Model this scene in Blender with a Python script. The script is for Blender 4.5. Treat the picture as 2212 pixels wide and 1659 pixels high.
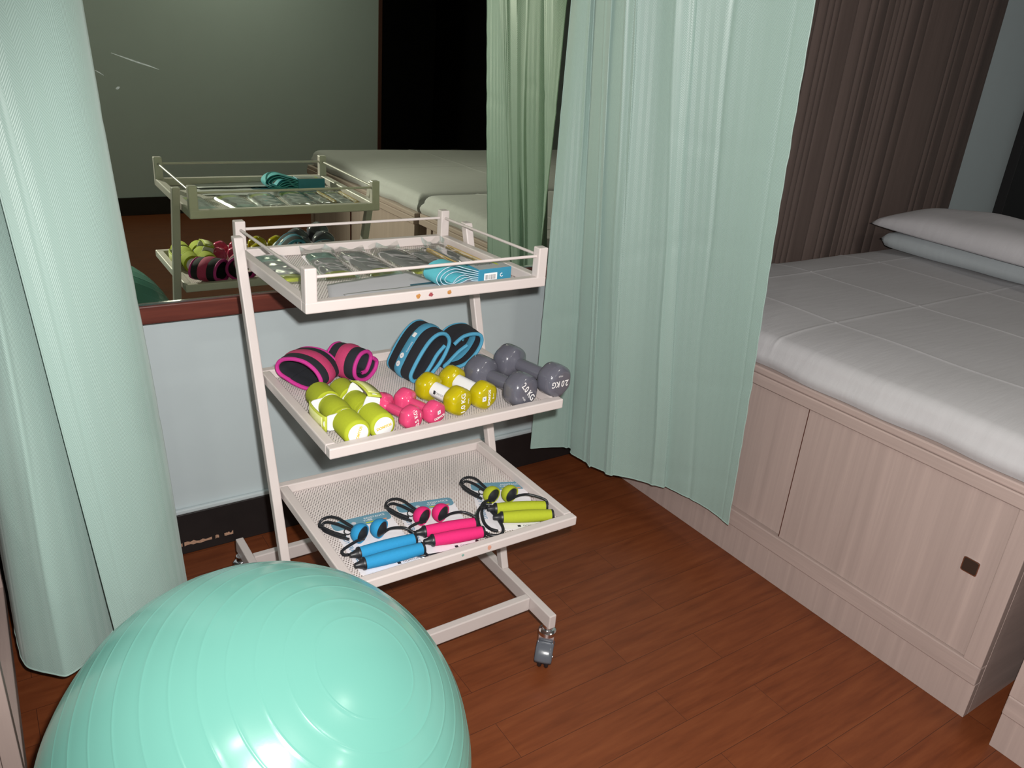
import bpy, bmesh, math, random
from mathutils import Vector, Matrix
random.seed(7)
for o in list(bpy.data.objects): bpy.data.objects.remove(o)
sc = bpy.context.scene
COL = sc.collection
PI = math.pi

# ------------------------------------------------------------------ camera
cam_d = bpy.data.cameras.new('camera'); cam = bpy.data.objects.new('camera', cam_d); COL.objects.link(cam)
pitch, roll, yaw = -.4064, .0816, -.6141
cy, sy, cp, sp = math.cos(yaw), math.sin(yaw), math.cos(pitch), math.sin(pitch)
fw = Vector((-sy*cp, cy*cp, sp)); r0 = Vector((cy, sy, 0)); u0 = r0.cross(fw)
cr, sr = math.cos(roll), math.sin(roll)
rt = cr*r0 + sr*u0; up = -sr*r0 + cr*u0
CAM = Vector((0, -1.930, 1.403))
M = Matrix((rt, up, -fw)).transposed().to_4x4(); M.translation = CAM
cam.matrix_world = M
cam_d.sensor_width = 36; cam_d.lens = 1718.6/2212*36; cam_d.clip_start = .02
sc.camera = cam

# ------------------------------------------------------------------ world, light, exposure
w = bpy.data.worlds.new('room_dim'); sc.world = w; w.use_nodes = True
w.node_tree.nodes['Background'].inputs[0].default_value = (.6, .7, .75, 1)
w.node_tree.nodes['Background'].inputs[1].default_value = .03
fl = bpy.data.lights.new('camera_flash', 'SPOT'); flo = bpy.data.objects.new('camera_flash', fl); COL.objects.link(flo)
fl.energy = 156; fl.spot_size = math.radians(112); fl.spot_blend = .5; fl.shadow_soft_size = .012
fl.color = (1, .965, .93)
MF = M.copy(); MF.translation = CAM + rt*.035 + up*.05 + fw*.01
fz_ = -(fw + rt*.17 - up*.05).normalized(); fx_ = up.cross(fz_).normalized()     # the flash head points a little right of the lens
MF = Matrix((fx_, fz_.cross(fx_), fz_)).transposed().to_4x4(); MF.translation = CAM + rt*.035 + up*.05 + fw*.01
flo.matrix_world = MF
LAMPS = [(1.81, -2.01, 7), (-.58, -1.98, 7), (1.81, -3.75, 10), (-.58, -3.75, 10)]  # back pair is added only to brighten the far wall in the mirror
for x, y, e in LAMPS:      # the lamps' discs stand in the fittings built further down
    l = bpy.data.lights.new('downlight_glow', 'AREA'); l.energy = e; l.size = .17; l.shape = 'DISK'; l.color = (1, .97, .88)
    o = bpy.data.objects.new('downlight_glow', l); COL.objects.link(o); o.location = (x, y, 2.545)
vs = sc.view_settings
vs.view_transform = 'Standard'; vs.look = 'None'; vs.gamma = 1; vs.use_curve_mapping = False; vs.exposure = 0

# ------------------------------------------------------------------ materials
def lin(h):
    if isinstance(h, str):
        h = [int(h[i:i+2], 16)/255 for i in (0, 2, 4)]
        return tuple(c/12.92 if c <= .04045 else ((c+.055)/1.055)**2.4 for c in h)
    return tuple(h)
class NT:
    def __init__(s, name):
        s.m = bpy.data.materials.new(name); s.m.use_nodes = True; s.t = s.m.node_tree
        s.b = s.t.nodes['Principled BSDF']; s.out = s.t.nodes['Material Output']
    def n(s, typ, **kw):
        x = s.t.nodes.new(typ)
        for k, v in kw.items(): setattr(x, k, v)
        return x
    def l(s, a, b): s.t.links.new(a, b)
    def math(s, op, a, b=None):
        x = s.n('ShaderNodeMath', operation=op)
        for i, v in enumerate((a, b)):
            if v is None: continue
            if hasattr(v, 'links'): s.l(v, x.inputs[i])
            else: x.inputs[i].default_value = v
        return x.outputs[0]
    def mix(s, f, a, b):
        x = s.n('ShaderNodeMix', data_type='RGBA')
        if hasattr(f, 'links'): s.l(f, x.inputs[0])
        else: x.inputs[0].default_value = f
        for i, v in ((6, a), (7, b)):
            if hasattr(v, 'links'): s.l(v, x.inputs[i])
            else: x.inputs[i].default_value = (*v, 1)
        return x.outputs[2]
    def ramp(s, f, pts):
        x = s.n('ShaderNodeValToRGB')
        e = x.color_ramp.elements
        while len(e) < len(pts): e.new(.5)
        for i, (p, c) in enumerate(pts): e[i].position = p; e[i].color = (*c, 1)
        s.l(f, x.inputs[0]); return x.outputs[0]
    def coord(s, kind='Object', scale=(1, 1, 1), rot=(0, 0, 0)):
        c = s.n('ShaderNodeTexCoord'); m = s.n('ShaderNodeMapping')
        m.inputs['Scale'].default_value = scale; m.inputs['Rotation'].default_value = rot
        s.l(c.outputs[kind], m.inputs[0]); return m.outputs[0]
    def noise(s, v, scale=5, detail=4, rough=.55):
        x = s.n('ShaderNodeTexNoise'); x.inputs['Scale'].default_value = scale; x.inputs['Detail'].default_value = detail
        x.inputs['Roughness'].default_value = rough; s.l(v, x.inputs['Vector']); return x.outputs[0]
    def bump(s, h, st=.2, d=.001):
        x = s.n('ShaderNodeBump'); x.inputs['Strength'].default_value = st; x.inputs['Distance'].default_value = d
        s.l(h, x.inputs['Height']); s.l(x.outputs[0], s.b.inputs['Normal'])
    def set(s, **k):
        for a, v in k.items():
            a = {'col': 'Base Color', 'rough': 'Roughness', 'metal': 'Metallic', 'spec': 'Specular IOR Level', 'coat': 'Coat Weight',
                 'coatr': 'Coat Roughness', 'sheen': 'Sheen Weight', 'alpha': 'Alpha', 'trans': 'Transmission Weight', 'sheenr': 'Sheen Roughness',
                 'aniso': 'Anisotropic', 'drough': 'Diffuse Roughness', 'sss': 'Subsurface Weight'}[a]
            if hasattr(v, 'links'): s.l(v, s.b.inputs[a])
            elif a == 'Base Color': s.b.inputs[a].default_value = (*v, 1)
            else: s.b.inputs[a].default_value = v
        return s
def mat(name, col, rough=.5, var=.05, nscale=40, bump=0, bscale=300, bd=.0005, **k):
    s = NT(name); c = lin(col); v = s.coord()
    nz = s.noise(v, nscale)
    s.set(col=s.mix(nz, tuple(x*(1-var) for x in c), tuple(min(1, x*(1+var)) for x in c)), rough=rough, **k)
    if bump: s.bump(s.noise(v, bscale, 2), bump, bd)
    return s.m
MT = {}
MT['enamel'] = mat('cream_enamel', (.56, .50, .482), .38, .03, 14, .12, 90, .001)
MT['wall'] = mat('pale_aqua_wall', (.49, .56, .58), .6, .03, 6, .15, 120, .001)
MT['ceil'] = mat('ceiling_white', (.6, .62, .62), .8)
MT['skirt'] = mat('dark_skirting', (.012, .009, .009), .5, .3, 30)
MT['sheet_metal'] = mat('perforated_enamel', (.66, .60, .58), .5, .04, 20)
MT['chrome'] = mat('chrome', (.75, .75, .77), .16, .02, metal=1)
MT['black_rubber'] = mat('black_rubber', (.012, .013, .016), .42, .2, 60)
MT['grey_plastic'] = mat('smoke_plastic', (.10, .11, .13), .25, .1)
MT['lime_foam'] = mat('lime_foam', (.335, .385, .012), .85, .08, 200, .35, 900, .001)
MT['lime_strap'] = mat('lime_webbing', (.43, .48, .05), .8, .1, 300, .3, 700, .0005)
MT['pale_lime'] = mat('pale_lime_print', (.62, .64, .26), .7, .15, 300)
MT['white_plastic'] = mat('white_plastic', (.72, .72, .72), .4, .02)
MT['pink_vinyl'] = mat('pink_vinyl', (.58, .055, .15), .18, .04, 20, coat=.3)
MT['olive_vinyl'] = mat('mustard_vinyl', (.40, .33, .004), .16, .04, 20, coat=.3)
MT['grey_vinyl'] = mat('grey_vinyl', (.10, .10, .125), .2, .05, 20, coat=.3)
MT['white_ink'] = mat('white_ink', (.78, .76, .76), .6, .02)
MT['black_ink'] = mat('black_ink', (.02, .022, .03), .6, .02)
MT['blue_ink'] = mat('blue_ink', (.08, .22, .36), .6, .02)
MT['yellow_ink'] = mat('yellow_ink', (.62, .45, .08), .6, .02)
MT['tan_ink'] = mat('tan_ink', (.52, .36, .27), .7, .15, 200)
MT['red_ink'] = mat('orange_ink', (.65, .25, .12), .7)
MT['neoprene'] = mat('black_neoprene', (.010, .011, .017), .85, .2, 300, .3, 1500, .0005)
MT['magenta_bind'] = mat('magenta_binding', (.46, .022, .22), .75, .1, 200, .3, 900, .0005)
MT['pink_web'] = mat('pink_webbing', (.44, .035, .12), .8, .18, 300, .4, 900, .0008)
MT['blue_bind'] = mat('blue_binding', (.06, .27, .42), .7, .1, 200, .3, 900, .0005)
MT['blue_foam'] = mat('blue_foam', (.014, .23, .46), .85, .08, 250, .4, 1000, .001)
MT['pink_foam'] = mat('pink_foam', (.60, .010, .135), .85, .08, 250, .4, 1000, .001)
MT['card'] = mat('white_card', (.74, .72, .76), .45, .02)
MT['card_blue'] = mat('card_blue_print', (.12, .27, .36), .5, .05)
MT['band'] = mat('aqua_elastic', (.10, .47, .55), .8, .06, 200, .3, 1200, .0004)
MT['band_edge'] = mat('aqua_elastic_edge', (.42, .56, .66), .8, .05, 200)
MT['sleeve_blue'] = mat('sleeve_blue', (.035, .22, .34), .45, .05)
MT['sleeve_grey'] = mat('sleeve_grey_print', (.36, .37, .38), .5, .1, 60)
MT['deep_teal'] = mat('deep_teal_card', (.02, .10, .15), .5, .05)
MT['paper'] = mat('white_paper', (.50, .49, .53), .7, .02)
MT['pack_grey'] = mat('grey_latex', (.30, .30, .315), .55, .25, 60)
MT['pack_green'] = mat('sea_green_label', (.17, .32, .28), .5, .06)
MT['pack_lime'] = mat('lime_label', (.44, .50, .03), .5, .05)
MT['pack_gold'] = mat('gold_latex', (.50, .34, .11), .5, .15, 80)
MT['rust'] = mat('rust_spot', (.42, .19, .05), .8, .4, 300)
MT['rust_red'] = mat('red_chip', (.27, .05, .06), .8, .4, 300)
MT['rust_pale'] = mat('pale_chip', (.55, .28, .20), .8, .3, 300)
MT['pull'] = mat('bronze_pull', (.10, .075, .06), .3, .1, metal=.7)
MT['dark'] = mat('dark_void', (.006, .005, .006), .7, .2)  # near-black stands in for the darkness of an unlit passage and doorway
MT['frame_brown'] = mat('door_frame_brown', (.09, .03, .02), .4, .2)
MT['ring_white'] = mat('plug_white', (.7, .7, .68), .5)
def film():
    s = NT('clear_film'); g = s.n('ShaderNodeBsdfGlossy'); g.inputs['Roughness'].default_value = .12; g.inputs['Color'].default_value = (.95, .97, 1, 1)
    t = s.n('ShaderNodeBsdfTransparent'); t.inputs['Color'].default_value = (.93, .94, .93, 1)
    f = s.n('ShaderNodeFresnel'); f.inputs['IOR'].default_value = 1.6
    bm = s.n('ShaderNodeBump'); bm.inputs['Strength'].default_value = .16; bm.inputs['Distance'].default_value = .002
    s.l(s.noise(s.coord(), 28, 2), bm.inputs['Height']); s.l(bm.outputs[0], g.inputs['Normal'])
    mx = s.n('ShaderNodeMixShader'); s.l(s.math('MULTIPLY', f.outputs[0], .55), mx.inputs[0]); s.l(t.outputs[0], mx.inputs[1]); s.l(g.outputs[0], mx.inputs[2])
    s.l(mx.outputs[0], s.out.inputs['Surface']); return s.m
MT['film'] = film()
def mirror_mat():
    s = NT('mirror_silver'); v = s.coord()
    sm = s.noise(s.coord(scale=(1, 1, .5)), 3, 5, .7)
    rgh = s.ramp(sm, [(.55, (.0, .0, .0)), (.85, (.05, .05, .05))])
    s.set(col=(.64, .70, .545), metal=1, rough=rgh); return s.m
MT['mirror'] = mirror_mat()
def floor_mat():
    s = NT('floor_planks'); c = s.n('ShaderNodeTexCoord'); m = s.n('ShaderNodeMapping'); s.l(c.outputs['Object'], m.inputs[0])
    m.inputs['Location'].default_value = (-.17, .017, 0)
    b = s.n('ShaderNodeTexBrick'); b.offset = .37; b.offset_frequency = 2; b.squash = 1
    s.l(m.outputs[0], b.inputs['Vector'])
    for k, v in {'Scale': 1, 'Mortar Size': .0006, 'Mortar Smooth': .3, 'Bias': 0, 'Brick Width': .62, 'Row Height': .1045}.items(): b.inputs[k].default_value = v
    b.inputs['Color1'].default_value = (.0, .0, .0, 1); b.inputs['Color2'].default_value = (1, 1, 1, 1); b.inputs['Mortar'].default_value = (.5, .5, .5, 1)
    off = s.n('ShaderNodeVectorMath', operation='MULTIPLY_ADD'); s.l(b.outputs['Color'], off.inputs[0]); off.inputs[1].default_value = (3, 1.7, 0); s.l(c.outputs['Object'], off.inputs[2])
    m2 = s.n('ShaderNodeMapping'); m2.inputs['Scale'].default_value = (1.0, 9, 1); s.l(off.outputs[0], m2.inputs[0])
    g = s.noise(m2.outputs[0], 5.5, 7, .62)
    g2 = s.noise(m2.outputs[0], 40, 3, .6)
    col = s.ramp(g, [(.25, (.100, .023, .007)), (.5, (.165, .042, .013)), (.75, (.215, .062, .020))])
    col = s.mix(s.math('MULTIPLY', g2, .35), col, (.115, .028, .009))
    col = s.mix(s.math('MULTIPLY', b.outputs['Color'], .25), col, (.19, .055, .019))
    col = s.mix(b.outputs['Fac'], col, (.045, .014, .008))
    s.set(col=col, rough=.42, spec=.35)
    s.bump(s.math('SUBTRACT', s.math('MULTIPLY', g2, .3), b.outputs['Fac']), .12, .0006)
    return s.m
MT['floor'] = floor_mat()
def wood(name, axis, tint=(.41, .318, .29)):
    s = NT(name); sca = {'x': (2, 45, 45), 'y': (45, 2, 45), 'z': (45, 45, 1.2)}[axis]
    v = s.coord(scale=sca); a = s.noise(v, 1.0, 6, .65); v2 = s.coord(scale=tuple(q*.22 for q in sca)); b = s.noise(v2, 1, 3, .5)
    t = tint
    c = s.ramp(a, [(.3, tuple(q*.84 for q in t)), (.55, t), (.75, tuple(min(1, q*1.17) for q in t))])
    c = s.mix(s.math('MULTIPLY', b, .4), c, tuple(q*1.2 for q in t))
    s.set(col=c, rough=.5, spec=.3); s.bump(a, .06, .0005); return s.m
MT['wood_z'] = wood('ash_laminate_vertical', 'z'); MT['wood_y'] = wood('ash_laminate_rail', 'y'); MT['wood_x'] = wood('ash_laminate_side', 'x')
def ledge_mat():
    s = NT('mahogany_ledge'); a = s.noise(s.coord(scale=(4, 60, 60)), 1, 5)
    s.set(col=s.ramp(a, [(.3, (.075, .016, .012)), (.7, (.15, .035, .022))]), rough=.35); return s.m
MT['ledge'] = ledge_mat()
def cloth(name, c, brown=False):
    s = NT(name); uv = s.n('ShaderNodeTexCoord'); sp = s.n('ShaderNodeSeparateXYZ'); s.l(uv.outputs['UV'], sp.inputs[0])
    if not brown:
        zig = s.math('PINGPONG', sp.outputs[0], .013)
        ph = s.math('ADD', s.math('MULTIPLY', sp.outputs[1], 1.0), s.math('MULTIPLY', zig, 1.9))
        wv = s.math('SINE', s.math('MULTIPLY', ph, 2*PI/.0062))
        nz = s.noise(uv.outputs['UV'], 9, 3)
        wv01 = s.math('ADD', s.math('MULTIPLY', wv, .5), .5)
        col = s.mix(s.math('MULTIPLY', wv01, .55), c, tuple(min(1, q*1.16) for q in c))
        rg = s.math('ADD', s.math('MULTIPLY', wv01, .12), s.math('ADD', .40, s.math('MULTIPLY', nz, .1)))
        s.set(col=col, rough=rg, spec=.9, sheen=.2, sheenr=.4, coat=.15, coatr=.32, drough=.2)
        s.bump(wv, .4, .00045)
    else:
        nz = s.noise(uv.outputs['UV'], 500, 2)
        w2 = s.noise(s.coord('UV', scale=(60, 3, 1)), 1, 2)
        s.set(col=s.mix(w2, tuple(q*.8 for q in c), tuple(q*1.25 for q in c)), rough=.85); s.bump(nz, .4, .001)
    return s.m
MT['mint'] = cloth('mint_satin', (.300, .420, .382)); MT['brown_cloth'] = cloth('brown_curtain_cloth', (.115, .082, .072), True)
def sheet_mat(name, c):
    s = NT(name); v = s.coord(); a = s.noise(s.coord(scale=(1, 6, 1)), 7, 4); b = s.noise(v, 900, 1)
    s.set(col=s.mix(a, tuple(q*.94 for q in c), tuple(q*1.05 for q in c)), rough=.85, sheen=.1)
    s.bump(s.math('ADD', s.math('MULTIPLY', a, 1.0), s.math('MULTIPLY', b, .1)), .35, .004); return s.m
MT['sheet'] = sheet_mat('white_sheet', (.47, .46, .475)); MT['pillow'] = sheet_mat('white_pillowcase', (.56, .545, .57)); MT['pillow_low'] = sheet_mat('pale_blue_pillow', (.44, .48, .50))
def ball_mat():
    s = NT('mint_pvc'); a = s.noise(s.coord(), 6, 3)
    s.set(col=s.mix(a, (.108, .290, .245), (.120, .308, .258)), rough=.24, spec=.5, coat=.15, coatr=.12, drough=.35); s.bump(s.noise(s.coord(), 260, 2), .05, .0005); return s.m
MT['ball'] = ball_mat()

# ------------------------------------------------------------------ mesh helpers
class MB:
    def __init__(s): s.v = []; s.f = []; s.uv = None
    def add(s, v, f):
        k = len(s.v); s.v += [tuple(p) for p in v]; s.f += [tuple(i+k for i in q) for q in f]; return s
    def box(s, x0, x1, y0, y1, z0, z1, T=None):
        v = [Vector((x, y, z)) for z in (z0, z1) for y in (y0, y1) for x in (x0, x1)]
        if T is not None: v = [T @ p for p in v]
        return s.add(v, [(0, 2, 3, 1), (4, 5, 7, 6), (0, 1, 5, 4), (2, 6, 7, 3), (0, 4, 6, 2), (1, 3, 7, 5)])
    def bar(s, a, b, wx, wy, side=Vector((1, 0, 0))):
        a = Vector(a); b = Vector(b); d = (b-a); L = d.length; d.normalize()
        x = (side - d*side.dot(d)).normalized(); y = d.cross(x)
        T = Matrix((x, y, d)).transposed().to_4x4(); T.translation = a
        return s.box(-wx/2, wx/2, -wy/2, wy/2, 0, L, T)
    def loft(s, rings, closed=True, cap=True):
        n = len(rings[0]); k = len(s.v)
        for r in rings: s.v += [tuple(p) for p in r]
        for i in range(len(rings)-1):
            for j in range(n if closed else n-1):
                j2 = (j+1) % n
                s.f.append((k+i*n+j, k+i*n+j2, k+(i+1)*n+j2, k+(i+1)*n+j))
        if cap and closed:
            s.f.append(tuple(k+j for j in reversed(range(n)))); s.f.append(tuple(k+(len(rings)-1)*n+j for j in range(n)))
        return s
    def tube(s, pts, r, n=10, closed=False):
        P = [Vector(p) for p in pts]; rings = []; N = len(P); prev = None
        for i in range(N):
            t = (P[(i+1) % N]-P[i-1]) if closed else (P[min(i+1, N-1)]-P[max(i-1, 0)])
            t.normalize()
            if prev is None: prev = Vector((0, 0, 1)) if abs(t.z) < .9 else Vector((1, 0, 0))
            x = (prev - t*prev.dot(t)).normalized(); y = t.cross(x); prev = x
            rr = r[i] if isinstance(r, (list, tuple)) else r
            rings.append([P[i]+x*rr*math.cos(2*PI*j/n)+y*rr*math.sin(2*PI*j/n) for j in range(n)])
        if closed: rings.append(rings[0]); return s.loft(rings, True, False)
        return s.loft(rings)
    def lathe(s, prof, n=32, T=None, fn=None):
        # prof: (radius, axial) along +X axis
        rings = []
        for r, a in prof:
            ring = []
            for j in range(n):
                t = 2*PI*j/n; k = fn(t) if fn else 1
                p = Vector((a, r*k*math.cos(t), r*k*math.sin(t))); ring.append(T @ p if T is not None else p)
            rings.append(ring)
        return s.loft(rings)
    def grid(s, nu, nv, fn, uvf=None):
        k = len(s.v)
        for i in range(nu+1):
            for j in range(nv+1): s.v.append(tuple(fn(i/nu, j/nv)))
        if uvf:
            s.uv = s.uv or {}
            for i in range(nu+1):
                for j in range(nv+1): s.uv[k+i*(nv+1)+j] = uvf(i/nu, j/nv)
        for i in range(nu):
            for j in range(nv):
                a = k+i*(nv+1)+j; s.f.append((a, a+nv+1, a+nv+2, a+1))
        return s
    def build(s, name, m, parent=None, smooth=True, bevel=0, loc=None, solid=0, ang=.7):
        me = bpy.data.meshes.new(name); me.from_pydata(s.v, [], s.f); me.update()
        if s.uv:
            ul = me.uv_layers.new(name='UVMap')
            for lp in me.loops: ul.data[lp.index].uv = s.uv.get(lp.vertex_index, (0, 0))
        bm = bmesh.new(); bm.from_mesh(me)
        if not s.uv and not smooth == 'raw': bmesh.ops.recalc_face_normals(bm, faces=bm.faces[:])
        bm.to_mesh(me); bm.free()
        if smooth:
            me.shade_smooth(); me.set_sharp_from_angle(angle=ang)
        me.materials.append(MT[m] if isinstance(m, str) else m)
        o = bpy.data.objects.new(name, me); COL.objects.link(o)
        if parent: o.parent = parent
        if loc: o.location = loc
        if solid:
            d = o.modifiers.new('thick', 'SOLIDIFY'); d.thickness = solid; d.offset = 0
        if bevel:
            b = o.modifiers.new('bevel', 'BEVEL'); b.width = bevel; b.segments = 2; b.limit_method = 'ANGLE'; b.angle_limit = .6
        return o
def tag(o, label=None, cat=None, group=None, kind=None):
    if label: o['label'] = label
    if cat: o['category'] = cat
    if group: o['group'] = group
    if kind: o['kind'] = kind
    return o
def thing(name, label, cat, loc=(0, 0, 0), rz=0, group=None):
    o = bpy.data.objects.new(name, None); COL.objects.link(o); o.location = loc; o.rotation_euler = (0, 0, rz); o.empty_display_size = .05
    return tag(o, label, cat, group)
def copy_tree(o, parent=None):
    c = o.copy(); COL.objects.link(c)
    if parent: c.parent = parent
    for ch in list(o.children): copy_tree(ch, c)
    return c
def frame(a, upv, org=(0, 0, 0)):     # local X -> a, local Z ~ upv
    a = Vector(a).normalized(); u = Vector(upv); z = (u-a*u.dot(a)).normalized(); y = z.cross(a)
    T = Matrix((a, y, z)).transposed().to_4x4(); T.translation = Vector(org); return T
DG = None
def text_mesh(txt, size, T, bend=0, align='CENTER', weight=0):
    cu = bpy.data.curves.new('lettering', 'FONT'); cu.body = txt; cu.size = size; cu.align_x = align; cu.align_y = 'CENTER'; cu.offset = weight
    o = bpy.data.objects.new('lettering', cu); COL.objects.link(o)
    bpy.context.view_layer.update()
    me = bpy.data.meshes.new_from_object(o.evaluated_get(bpy.context.evaluated_depsgraph_get()))
    v = [Vector(p.co) for p in me.vertices]; f = [tuple(p.vertices) for p in me.polygons]
    bpy.data.objects.remove(o); bpy.data.curves.remove(cu); bpy.data.meshes.remove(me)
    if bend: v = [Vector((p.x, p.y + bend*p.x*p.x, p.z)) for p in v]
    mb = MB(); mb.add([T @ p for p in v], f); return mb
def disc(mb, c, r, T, n=16, rx=1, ry=1, inner=0):
    if inner:
        v = [T @ Vector((c[0]+q*rx*math.cos(2*PI*i/n), c[1]+q*ry*math.sin(2*PI*i/n), 0)) for q in (r, inner) for i in range(n)]
        mb.add(v, [(i, (i+1) % n, n+(i+1) % n, n+i) for i in range(n)])
    else:
        mb.add([T @ Vector((c[0]+r*rx*math.cos(2*PI*i/n), c[1]+r*ry*math.sin(2*PI*i/n), 0)) for i in range(n)], [tuple(range(n))])
    return mb
def rrect(mb, x0, x1, y0, y1, r, T, z0=0, z1=0, n=5):
    pts = []
    for cx, cy_, a0 in ((x1-r, y1-r, 0), (x0+r, y1-r, 90), (x0+r, y0+r, 180), (x1-r, y0+r, 270)):
        for i in range(n+1):
            a = math.radians(a0+90*i/n); pts.append((cx+r*math.cos(a), cy_+r*math.sin(a)))
    if z1 == z0: return mb.add([T @ Vector((x, y, z0)) for x, y in pts], [tuple(range(len(pts)))])
    return mb.loft([[T @ Vector((x, y, z)) for x, y in pts] for z in (z0, z1)])
def spline(pts, n):
    P = [Vector(p) for p in pts]; out = []
    seg = len(P)-1
    for i in range(n+1):
        t = i/n*seg; k = min(int(t), seg-1); t -= k
        p0 = P[max(k-1, 0)]; p1 = P[k]; p2 = P[k+1]; p3 = P[min(k+2, seg)]
        out.append(.5*((2*p1)+(p2-p0)*t+(2*p0-5*p1+4*p2-p3)*t*t+(3*p1-p0-3*p2+p3)*t**3))
    return out
I4 = Matrix.Identity(4)

# ------------------------------------------------------------------ room
def struct(name, mb, m, bevel=0):
    o = mb.build(name, m, smooth=False, bevel=bevel); o['kind'] = 'structure'; return o
XL, XR, YB, YF, ZC = -2.2, 5.2, .105, -4.53, 2.6
struct('floor', MB().box(XL-.1, XR+.1, YF-1.6, YB+.1, -.06, 0), 'floor')
struct('ceiling', MB().box(XL-.1, XR+.1, YF-1.6, YB+.1, ZC, ZC+.08), 'ceil')
struct('wall_back', MB().box(XL-.1, XR+.1, YB, YB+.1, 0, ZC), 'wall')
struct('wall_left', MB().box(XL-.1, XL, YF, YB, 0, ZC), 'wall')
struct('wall_right', MB().box(XR, XR+.1, YF, YB, 0, ZC), 'wall')
wf = MB().box(XL-.1, 2.97, YF-.12, YF, 0, ZC).box(4.25, XR+.1, YF-.12, YF, 0, ZC).box(2.97, 4.25, YF-.12, YF, 2.25, ZC)
struct('wall_front', wf, 'wall')
struct('wall_passage', MB().box(2.87, 2.97, YF-1.5, YF-.12, 0, ZC).box(4.25, 4.35, YF-1.5, YF-.12, 0, ZC).box(2.87, 4.35, YF-1.6, YF-1.5, 0, ZC), 'dark')
fr = MB().box(2.955, 2.985, YF-.13, YF+.012, 0, 2.25).box(4.235, 4.265, YF-.13, YF+.012, 0, 2.25).box(2.955, 4.265, YF-.13, YF+.012, 2.235, 2.265)
struct('trim_1', fr, 'frame_brown', .002)
struct('door_1', MB().box(3.0, 4.22, YF-1.42, YF-1.38, .01, 2.2), 'dark')
sk = MB()
def skirt_profile(x0, x1, y, d, h=.131):
    return MB().box(x0, x1, min(y, y+d), max(y, y+d), 0, h)
struct('baseboard_back', skirt_profile(XL, 4.30, YB-.0005, -.012), 'skirt', .003)
struct('baseboard_front', skirt_profile(XL, 2.955, YF+.0005, .012), 'skirt', .003)
struct('baseboard_left', MB().box(XL, XL+.012, YF+.013, YB-.013, 0, .131), 'skirt', .003)
struct('trim_2', MB().box(XL, 4.30, YB-.0135, YB-.0005, .131, .146), 'wall', .004)   # painted lip over the skirting
# scuffed bare patches along the lower edge of the skirting
ch = MB(); rn = random.Random(3)
for a, b in ((-.02, .005), (.02, .05), (.085, .10), (.13, .21), (.215, .29), (.30, .31), (.325, .35), (.95, .98), (1.05, 1.07)):
    n = 9; up_ = [(a+(b-a)*i/n, .034+rn.uniform(0, .007)) for i in range(n+1)]; lo = [(a+(b-a)*i/n, .030-rn.uniform(0, .004)) for i in range(n+1)]
    v = [Vector((x+.13, YB-.0131, z)) for x, z in up_+lo[::-1]]
    ch.add(v, [tuple(range(len(v)))])
o = ch.build('trim_3', mat('bare_wood_scuffs', (.42, .25, .17), .8, .4, 200), smooth=False); o['kind'] = 'structure'
struct('door_2', MB().box(4.34, 5.15, .055, YB-.001, 0, 2.3), 'dark', .003)

for i, (x, y, e) in enumerate(LAMPS):
    s_ = ('above the foot of the beds', 'above the left bed', 'added to light the far wall towards the dark doorway', 'added to light the far wall, in the far left corner')[i]
    t = thing('ceiling_light', 'round recessed ceiling light '+s_, 'ceiling light', (x, y, 2.6), 0, 'recessed ceiling lights')
    TZ = frame((0, 0, -1), (1, 0, 0))
    MB().lathe([(.090, .0), (.112, .0), (.112, .006), (.105, .012), (.094, .014), (.090, .012)], 40, TZ).build('trim_ring', 'white_plastic', t)
    g = NT('lamp_diffuser'); g.set(col=(.8, .8, .8)); g.b.inputs['Emission Color'].default_value = (1, .97, .88, 1); g.b.inputs['Emission Strength'].default_value = e*9
    MB().lathe([(.0005, .001), (.0895, .001), (.0895, .006), (.0005, .006)], 40, TZ).build('diffuser', g.m, t)

# ------------------------------------------------------------------ mirror on a boxed panel with mahogany ledge
mi = thing('wall_mirror', 'wide wall mirror above a mahogany ledge behind the trolley', 'mirror', (0, 0, 0))
MB().box(-1.5, 1.66, .012, YB, .775, 2.3).build('backing', 'ledge', mi, False)
MB().box(-1.5, 1.66, 0, .006, .775, 2.3).build('mirror_glass', 'mirror', mi, False)
MB().box(-1.5, 1.66, -.010, YB, .729, .773).build('ledge', 'ledge', mi, False, .003)
b = MB().box(-1.5, 1.66, -.0045, -.0002, .7735, .7775).build('glass_edge', 'chrome', mi, False)
sm = MB()
def smear(pts, wd):
    P = [Vector((x, -.0006, z)) for x, z in pts]; n = len(P); v = []
    for i, p in enumerate(P):
        q = wd*math.sin(PI*(i+.35)/(n-.3)); v += [p+Vector((0, 0, q)), p-Vector((0, 0, q))]
    sm.add(v, [(2*i, 2*i+1, 2*i+3, 2*i+2) for i in range(n-1)])
smear([(.288, 1.318), (.31, 1.311), (.335, 1.303), (.36, 1.296), (.378, 1.290)], .0016)
smear([(.254, 1.283), (.262, 1.279), (.269, 1.274)], .0014)
smear([(.289, 1.249), (.293, 1.250), (.297, 1.252)], .003)
s_ = NT('smear_film'); d1 = s_.n('ShaderNodeBsdfTransparent'); mx = s_.n('ShaderNodeMixShader'); s_.set(col=(.55, .6, .6), rough=.7)
s_.l(s_.math('MULTIPLY', s_.noise(s_.coord(), 120, 3), .5), mx.inputs[0]); s_.l(d1.outputs[0], mx.inputs[1]); s_.l(s_.b.outputs[0], mx.inputs[2]); s_.l(mx.outputs[0], s_.out.inputs[0])
tag(sm.build('smear', s_.m, mi, False), 'pale scratch marks on the glass')

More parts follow.
